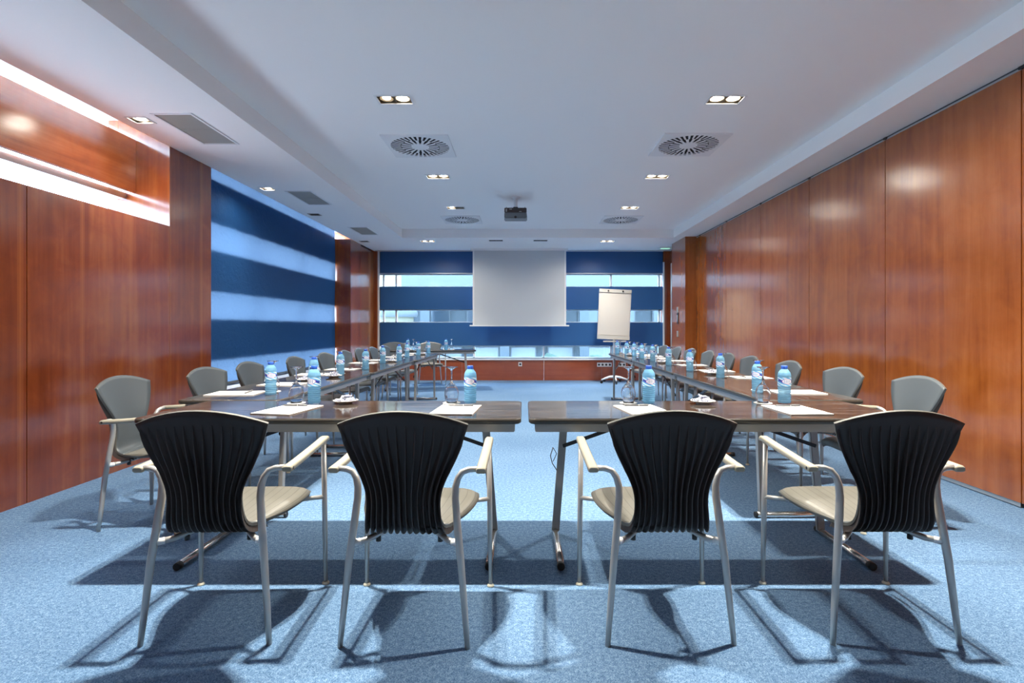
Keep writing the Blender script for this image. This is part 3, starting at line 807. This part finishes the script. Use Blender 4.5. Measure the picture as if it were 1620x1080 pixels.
def make_chair():
    o = thing('armchair', 'x', 'chair')
    isplit = 7*SUB
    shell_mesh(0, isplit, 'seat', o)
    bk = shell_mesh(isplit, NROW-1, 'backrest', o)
    sgn = 1 if shell_n(6*SUB//2+6, 0).z > 0 else -1
    NR = 14
    for k in range(NR):
        u = -0.955 + 1.91*k/(NR-1)
        b = MB(); path = []
        i0, i1 = isplit-2, NROW-1
        for i in range(i0, i1+1):
            p = shell_pt(i, u); n_ = -shell_n(i, u)*sgn
            base = p + n_*0.009
            z = p.z; zt = 0.800 + 0.02*(1-u*u)
            dep = 0.024*max(0.0, min(1.0, (zt-z)/0.20))**0.6
            lean = Vector((0.010*(1 if u > 0 else -1)*min(1, abs(u)*1.5), 0, 0)) * min(1.0, dep/0.012)
            if dep < 0.0005 and z > zt + 0.01: break
            path.append((base, base + n_*dep + lean, dep))
        # tooth below the bend
        b0, o0, d0 = path[0]
        path.insert(0, (b0 + Vector((0, 0.004, -0.002)), o0 + Vector((0, 0.012, -0.006)), d0))
        path.insert(0, (b0 + Vector((0, 0.006, -0.010)), b0 + Vector((0, 0.002, -0.019)), d0))
        th = 0.0022
        for (p, q, d) in path:
            for sx in (-1, 1): b.v.append((p.x+sx*th*1.3, p.y, p.z))
            for sx in (1, -1): b.v.append((q.x+sx*th*0.8, q.y, q.z))
        for r in range(len(path)-1):
            a, c = 4*r, 4*(r+1)
            for j in range(1, 4):
                j2 = (j+1) % 4
                b.face((a+j, a+j2, c+j2, c+j), 0, False)
        b.face((0, 1, 2, 3))
        b.build('rib', M['rib'], bk)
    for s in (-1, 1):
        pts = [(.232*s, -.24, 0.0), (.222*s, -.232, .12), (.206*s, -.222, .30), (.188*s, -.206, .46), (.181*s, -.198, .53),
               (.182*s, -.193, .57), (.190*s, -.188, .60), (.205*s, -.183, .622), (.228*s, -.178, .630), (.262*s, -.175, .632)]
        b = MB(); b.tube(pts, [.0095, .0115, .0135, .0142, .0138, .0130, .0122, .0115, .011, .0105], 12); b.build('leg', M['frame'], o)
        b = MB(); b.tube([(.279*s, .222, .004), (.276*s, .218, .30), (.272*s, .214, .648)], [.0085, .0115, .0115], 12); fl_ = b.build('leg', M['frame'], o)
        b = MB(); b.lathe([(.016, 0), (.016, .005), (.010, .012)], 12, (.279*s, .222, 0), cap0=True); b.build('glide', M['cream'], fl_)
        # armrest pad
        b = MB()
        ring = [(-.019, -.010), (-.013, -.0135), (.013, -.0135), (.019, -.010), (.019, .004), (.012, .010), (-.012, .010), (-.019, .004)]
        st = [(.276, -.194, .630, .85, .6), (.276, -.188, .631, 1, 1), (.275, -.10, .635, .95, 1), (.274, .10, .649, .95, 1), (.273, .215, .659, .95, 1), (.273, .236, .658, .9, .9), (.273, .245, .650, .8, .5)]
        for (x, y, z, sx_, sz_) in st:
            for (dx, dz) in ring: b.v.append((x*s+dx*sx_, y, z+dz*sz_))
        nr = len(ring)
        for r in range(len(st)-1):
            for j in range(nr): b.face((r*nr+j, r*nr+(j+1) % nr, (r+1)*nr+(j+1) % nr, (r+1)*nr+j), 0, True)
        b.face(list(range(nr))); b.face([(len(st)-1)*nr+j for j in range(nr)])
        pd = b.build('armrest', M['pad'], o)
        b = MB(); b.tube([(.2945*s, -.178, .630), (.2955*s, -.178, .630)], 0.006, 10); b.build('socket', M['black'], pd)
        # under-seat supports
        b = MB(); b.tube([(.199*s, -.215, .366), (.150*s, -.180, .368), (.09*s, -.12, .384), (.0, -.03, .408)], [.011, .0115, .011, .010], 10); sp = b.build('seat_support', M['frame'], o)
        b = MB(); b.tube([(.192*s, -.210, .3662), (.172*s, -.1957, .367)], .0128, 10); b.build('sleeve', M['white'], sp)
        b = MB(); b.tube([(.118*s, -.148, .376), (.118*s, -.148, .350)], .010, 10); b.build('stop', M['black'], sp)
        b = MB(); b.tube([(.274*s, .214, .395), (.225*s, .185, .398), (.12*s, .08, .415), (.0, .0, .418)], [.0095, .0095, .010, .010], 10); sp = b.build('seat_support', M['frame'], o)
    return o
ch0 = make_chair(); trc = tree_of(ch0)
ORD = ['first', 'second', 'third', 'fourth', 'fifth', 'sixth', 'seventh', 'eighth', 'ninth']
CH = []
for i, (x, y, a) in enumerate([(-1.17, 2.17, 1.5), (-.43, 2.155, -1.0), (.535, 2.17, 1.0), (1.365, 2.175, 0.0)]):
    CH.append((x, y, a, 'dark ribbed armchair backing the camera at the front table, %s from the blind side' % ORD[i], 'chairs along the front table'))
LY = [3.25, 3.95, 4.60, 5.45, 6.27, 6.955, 7.56, 8.17, 8.84]
LX = [-2.19, -2.11, -2.12, -2.09, -2.09, -2.08, -2.08, -2.06, -2.06]
RY = [3.24, 3.94, 4.74, 5.56, 6.18, 6.81, 7.52, 8.18, 8.87]
RX = [2.15, 2.13, 2.12, 2.12, 2.12, 2.12, 2.12, 2.12, 2.10]
jit = [3, -2, 1, 2, -2, 1, -1, 1, -2]
for k in range(9):
    CH.append((LX[k], LY[k], -90+jit[k], 'grey armchair on the blind side, %s one counting from the front table' % ORD[k], 'chairs along the blind side'))
for k in range(9):
    CH.append((RX[k], RY[k], 90-jit[k], 'grey armchair on the panelled side, %s one counting from the front table' % ORD[k], 'chairs along the panelled side'))
CH.append((-2.60, 10.52, 188, 'armchair behind the head table, nearer the cherry pillar', 'chairs at the head table'))
CH.append((-1.86, 10.62, 193, 'armchair behind the head table, nearer the projection screen', 'chairs at the head table'))
for i, (x, y, a, lab, g) in enumerate(CH):
    o = ch0 if i == 0 else copy_tree(ch0, trc)
    o.location = (x, y, 0); o.rotation_euler = (0, 0, math.radians(a)); o['label'] = lab; o['group'] = g

# ------------------------------------------------------------------ table settings
TZ = 0.7402
def make_bottle():
    o = thing('water_bottle', 'x', 'bottle')
    pr = [(.004, .006), (.020, .001), (.030, .001), (.0335, .008)]
    z = .012
    while z < .083:
        pr += [(.0342, z), (.0342, z+.0045), (.0300, z+.0065), (.0300, z+.0100)]; z += .0115
    pr += [(.0338, .0935), (.0335, .143), (.0340, .147), (.0335, .155), (.0300, .168), (.0210, .181), (.0145, .188), (.0135, .193)]
    b = MB(); b.lathe(pr, 22, smooth=False, cap0=True, cap1=True); b.build('body', M['bottle'], o)
    b = MB(); b.lathe([(.0344, .094), (.0348, .118), (.0344, .142)], 24); b.build('label', M['label'], o, fixn=False)
    b = MB(); b.lathe([(.0165, .187), (.0168, .188), (.0168, .203), (.0150, .2055), (.001, .206)], 16); b.build('cap', M['cap'], o)
    return o
def make_glass():
    o = thing('wine_glass', 'x', 'glass')
    out = [(.030, .0), (.036, .018), (.0405, .040), (.0400, .058), (.033, .080), (.020, .098), (.008, .110), (.0045, .124)]
    inn = [(max(r-.0016, .0008), z) for (r, z) in out[:-1]]; inn[-1] = (.0012, .107)
    b = MB(); b.lathe(inn[::-1] + out, 24, cap0=True, cap1=True); b.build('bowl', M['goblet'], o)
    b = MB(); b.lathe([(.0045, .124), (.0040, .150), (.0050, .172), (.0090, .184)], 12, cap0=True, cap1=True); b.build('stem', M['goblet'], o)
    b = MB(); b.lathe([(.0090, .184), (.0220, .192), (.0360, .1955), (.0362, .1975), (.001, .1985)], 24, cap0=True, cap1=True); b.build('foot', M['goblet'], o)
    return o
def make_pad():
    o = thing('notepad', 'x', 'notepad')
    b = MB(); b.box(-.105, .105, -.1485, .1485, 0, .0045, 0); b.build('paper_block', M['paper_edge'], o)
    b = MB(); b.box(-.105, .105, -.1485, .1485, .0046, .0052, 0); b.build('top_sheet', M['paper'], o)
    return o
def make_pen():
    o = thing('pen', 'x', 'pen')
    b = MB(); b.tube([(-.068, 0, .0048), (-.058, 0, .0048), (.035, 0, .0048), (.066, 0, .0048)], [.0012, .0042, .0046, .0040], 10); b.build('barrel', M['pen'], o)
    b = MB(); b.tube([(.012, 0, .0048), (.016, 0, .0048)], .0050, 10); b.build('ring', M['alu'], o)
    b = MB(); b.box(.020, .062, -.001, .001, .009, .0106); b.build('clip', M['alu'], o)
    return o
def make_coaster():
    o = thing('paper_coaster', 'x', 'coaster')
    n = 24; b = MB()
    b.prism([((.047+.0025*(k % 2))*math.cos(2*PI*k/n), (.047+.0025*(k % 2))*math.sin(2*PI*k/n)) for k in range(n)], 0, .0016); b.build('disc', M['paper'], o)
    b = MB(); b.box(-.018, .018, -.03, -.012, .0018, .0030); b.build('printed_mark', M['board_grey'], o)
    return o
protos = dict(bottle=make_bottle(), glass=make_glass(), pad=make_pad(), pen=make_pen(), coaster=make_coaster())
ptree = {k: tree_of(o) for k, o in protos.items()}
used = set()
def put(kind, x, y, rz, label, group, z=TZ):
    p = protos[kind]
    o = copy_tree(p, ptree[kind]) if kind in used else p
    used.add(kind)
    o.location = (x, y, z); o.rotation_euler = (0, 0, math.radians(rz)); o['label'] = label; o['group'] = group
    return o
def setting(where, bx, by, gx, gy, px, py, prz, penx, peny, penrz, brz=0):
    put('bottle', bx, by, brz, 'blue water bottle, ' + where, 'water bottles on the tables', z=TZ + (.0054 if where.startswith('front') else 0))
    put('coaster', gx, gy, brz+10, 'paper coaster under the glass, ' + where, 'paper coasters')
    put('glass', gx, gy, 0, 'upturned wine glass, ' + where, 'upturned wine glasses', z=TZ+.0035)
    put('pad', px, py, prz, 'white notepad, ' + where, 'notepads on the tables')
    put('pen', penx, peny, penrz, 'grey pen on the notepad, ' + where, 'grey pens', z=TZ+.0056)
fs = [(-1.152, 2.93, -1.265, 2.945, -1.195, 2.69, -10), (-.292, 2.93, -.400, 2.945, -.340, 2.69, -4), (.690, 2.93, .585, 2.945, .605, 2.69, 9), (1.437, 2.93, 1.335, 2.945, 1.380, 2.68, 2)]
for i, (bx, by, gx, gy, px, py, rz) in enumerate(fs):
    setting('front table, %s place from the blind side' % ORD[i], bx, by-.02, gx, gy-.0, px, py, rz, px-.01+.02*(i % 2), py+.10, rz*0.3, (-12, 0, 8, 0)[i])
LBX = [-1.587, -1.53, -1.62, -1.57, -1.65, -1.58, -1.64, -1.58, -1.52]
LBY = [3.32, 3.86, 4.68, 5.26, 6.20, 6.72, 7.45, 7.95, 8.45]
RBX = [1.505, 1.64, 1.60, 1.61, 1.62, 1.60, 1.61, 1.58, 1.50]
RBY = [3.40, 4.40, 5.08, 5.86, 6.62, 7.14, 7.68, 8.08, 8.45]
for k in range(9):
    r = random.Random(k)
    x, y = LBX[k], LBY[k]
    setting('long blind side row, %s place from the front' % ORD[k], x, y, x-.06, y+.155, x-.24, y+.04, 90+r.uniform(-6, 6), x-.165, y+.05, 90+r.uniform(-14, 14), 40+r.uniform(-25, 25))
    x, y = RBX[k], RBY[k]
    setting('long panelled side row, %s place from the front' % ORD[k], x, y, x+.075, y+.150, x+.26, y+.02, 90+r.uniform(-6, 6), x+.20, y+.03, 90+r.uniform(-14, 14), -40+r.uniform(-25, 25))
for i, (x, y) in enumerate([(-2.17, 9.93), (-1.47, 10.05)]):
    wh = 'head table, nearer the ' + ('cherry pillar', 'projection screen')[i]
    setting(wh, x, y, x+.10, y+.02, x+.02, y+.19, 191, x, y+.12, 12, 20)

# sweets in saucers
def make_dish():
    o = thing('saucer', 'x', 'dish')
    b = MB(); b.lathe([(.001, .004), (.034, .004), (.040, .006), (.066, .0165), (.068, .0185), (.066, .0195), (.040, .010), (.001, .008)], 28)
    b.build('plate', M['china'], o)
    b = MB(); b.lathe([(.033, .0), (.036, .0), (.036, .0045), (.033, .0045), (.033, .0)], 24); b.build('foot_ring', M['china'], o)
    return o
def candy_mesh():
    b = MB(); b.lathe([(.0075, -.021), (.0065, -.018), (.0022, -.0125), (.0075, -.009), (.0088, 0), (.0075, .009), (.0022, .0125), (.0065, .018), (.0075, .021)], 7, cap0=True, cap1=True)
    b.v = [(z, x*1.0, y*0.85) for (x, y, z) in b.v]
    return b.mesh('sweet', M['wrap'])
dish0 = make_dish(); trd = tree_of(dish0); cm = candy_mesh()
DISH = [(-.985, 2.93, 'on the front table, blind side'), (.99, 2.915, 'on the front table, panelled side'), (-1.70, 4.13, 'between first and second place of the blind side row'),
        (-1.60, 4.46, 'beside the third place of the blind side row'), (-1.62, 6.48, 'mid length of the blind side row'), (-1.57, 8.20, 'towards the end of the blind side row'),
        (1.69, 4.74, 'between second and third place of the panelled side row'), (1.65, 6.26, 'mid length of the panelled side row'), (1.60, 7.92, 'towards the end of the panelled side row')]
for i, (x, y, wh) in enumerate(DISH):
    o = dish0 if i == 0 else copy_tree(dish0, trd)
    o.location = (x, y, TZ); o['label'] = 'round white saucer of wrapped sweets, ' + wh; o['group'] = 'saucers of sweets'
    r = random.Random(i+30)
    lay = [(a*PI/5+.2, .037, .021) for a in range(10)] + [(a*PI/3+.3, .020, .027) for a in range(6)] + [(a*2*PI/3, .012, .040) for a in range(3)]
    for (a, rr, zz) in lay:
        c = bpy.data.objects.new('sweet', cm); COL.objects.link(c)
        c.location = (x+rr*math.cos(a), y+rr*math.sin(a), TZ+zz-.001); c.rotation_euler = (r.uniform(-.3, .3), r.uniform(-.25, .25), r.uniform(0, 6.28))
        tag(c, 'striped wrapped sweet in the saucer ' + wh, 'sweet', 'wrapped sweets ' + wh)

# ------------------------------------------------------------------ outside the back windows
b = MB(); b.box(-60, 60, YB+0.4, 120, -3.2, -3.0)
struct(b.build('ground', mat('pale_paving', (0.10, 0.10, 0.10), 0.9)), 'pale paving outside')
fac = mat('pale_facade', (0.036, 0.042, 0.046), 0.7)
fac2 = mat('white_facade', (0.060, 0.062, 0.063), 0.7)
o = thing('office_building', 'pale office building seen through the back window strips', 'building', (0, 24, -3))
b = MB(); b.box(-16, 14, 0.3, 6, 0, 9.0); b.build('wall', fac, o)
b = MB(); b.box(-16, 14, -1.6, 0.3, 5.9, 7.4); b.build('canopy', fac2, o)
b = MB(); b.box(-16, 14, -0.4, 0.3, 3.55, 4.15); b.build('floor_slab', fac2, o)
for i in range(9):
    b = MB(); b.box(-14.6+i*3.4, -14.2+i*3.4, -1.5, -1.1, 0, 5.9); b.build('post', fac, o)
wp = mat('pale_shop_window', (0.13, 0.135, 0.14), 0.3)
wg = mat('far_window_glass', (0.03, 0.04, 0.05), 0.15)
for i in range(17):
    x = -14.5 + i*1.7
    b = MB(); b.box(x, x+0.95, 0.22, 0.3, 4.3, 5.6); f_ = b.build('window', fac2, o)
    b = MB(); b.box(x+.06, x+.89, 0.205, 0.219, 4.36, 5.54); b.build('pane', wg, f_)
    b = MB(); b.box(x+.3, x+1.5, 0.22, 0.3, 0.9, 3.3); f_ = b.build('window', fac2, o)
    b = MB(); b.box(x+.36, x+1.44, 0.205, 0.219, 0.96, 3.24); b.build('pane', wp, f_)
o = thing('round_kiosk', 'cream rounded kiosk outside, glimpsed at the window end by the pillar', 'building', (-4.55, 17.5, -3))
b = MB(); b.lathe([(0.75, 0), (0.75, 4.0), (0.9, 4.15), (0.9, 4.75), (0.5, 5.1), (0.5, 6.6)], 24, cap1=True); b.build('wall', mat('cream_render', (0.12, 0.10, 0.06), 0.8), o)
b = MB(); b.lathe([(1.0, 4.5), (1.05, 4.6), (1.0, 4.75)], 24); b.build('roof_rim', fac2, o)
leafm = mat('shrub_leaves', (0.018, 0.034, 0.018), 0.8)
for i, (x, y) in enumerate([(2.6, 19.0), (4.1, 19.6), (5.7, 19.2), (1.0, 20.2)]):
    o = thing('clipped_shrub', 'small round green shrub outside beyond the flip chart window', 'shrub', (x, y, -3), 0, 'shrubs outside the back window')
    r = random.Random(i); bm = bmesh.new(); bmesh.ops.create_icosphere(bm, subdivisions=3, radius=0.42)
    for v_ in bm.verts: v_.co = v_.co*(1+r.uniform(-.14, .14)); v_.co.z += 2.75
    me = bpy.data.meshes.new('crown'); bm.to_mesh(me); bm.free(); me.materials.append(leafm)
    c = bpy.data.objects.new('crown', me); COL.objects.link(c); c.parent = o
    b = MB(); b.tube([(0, 0, 0), (0, 0, 2.5)], 0.06, 8); b.build('trunk', M['wood_left'], o)
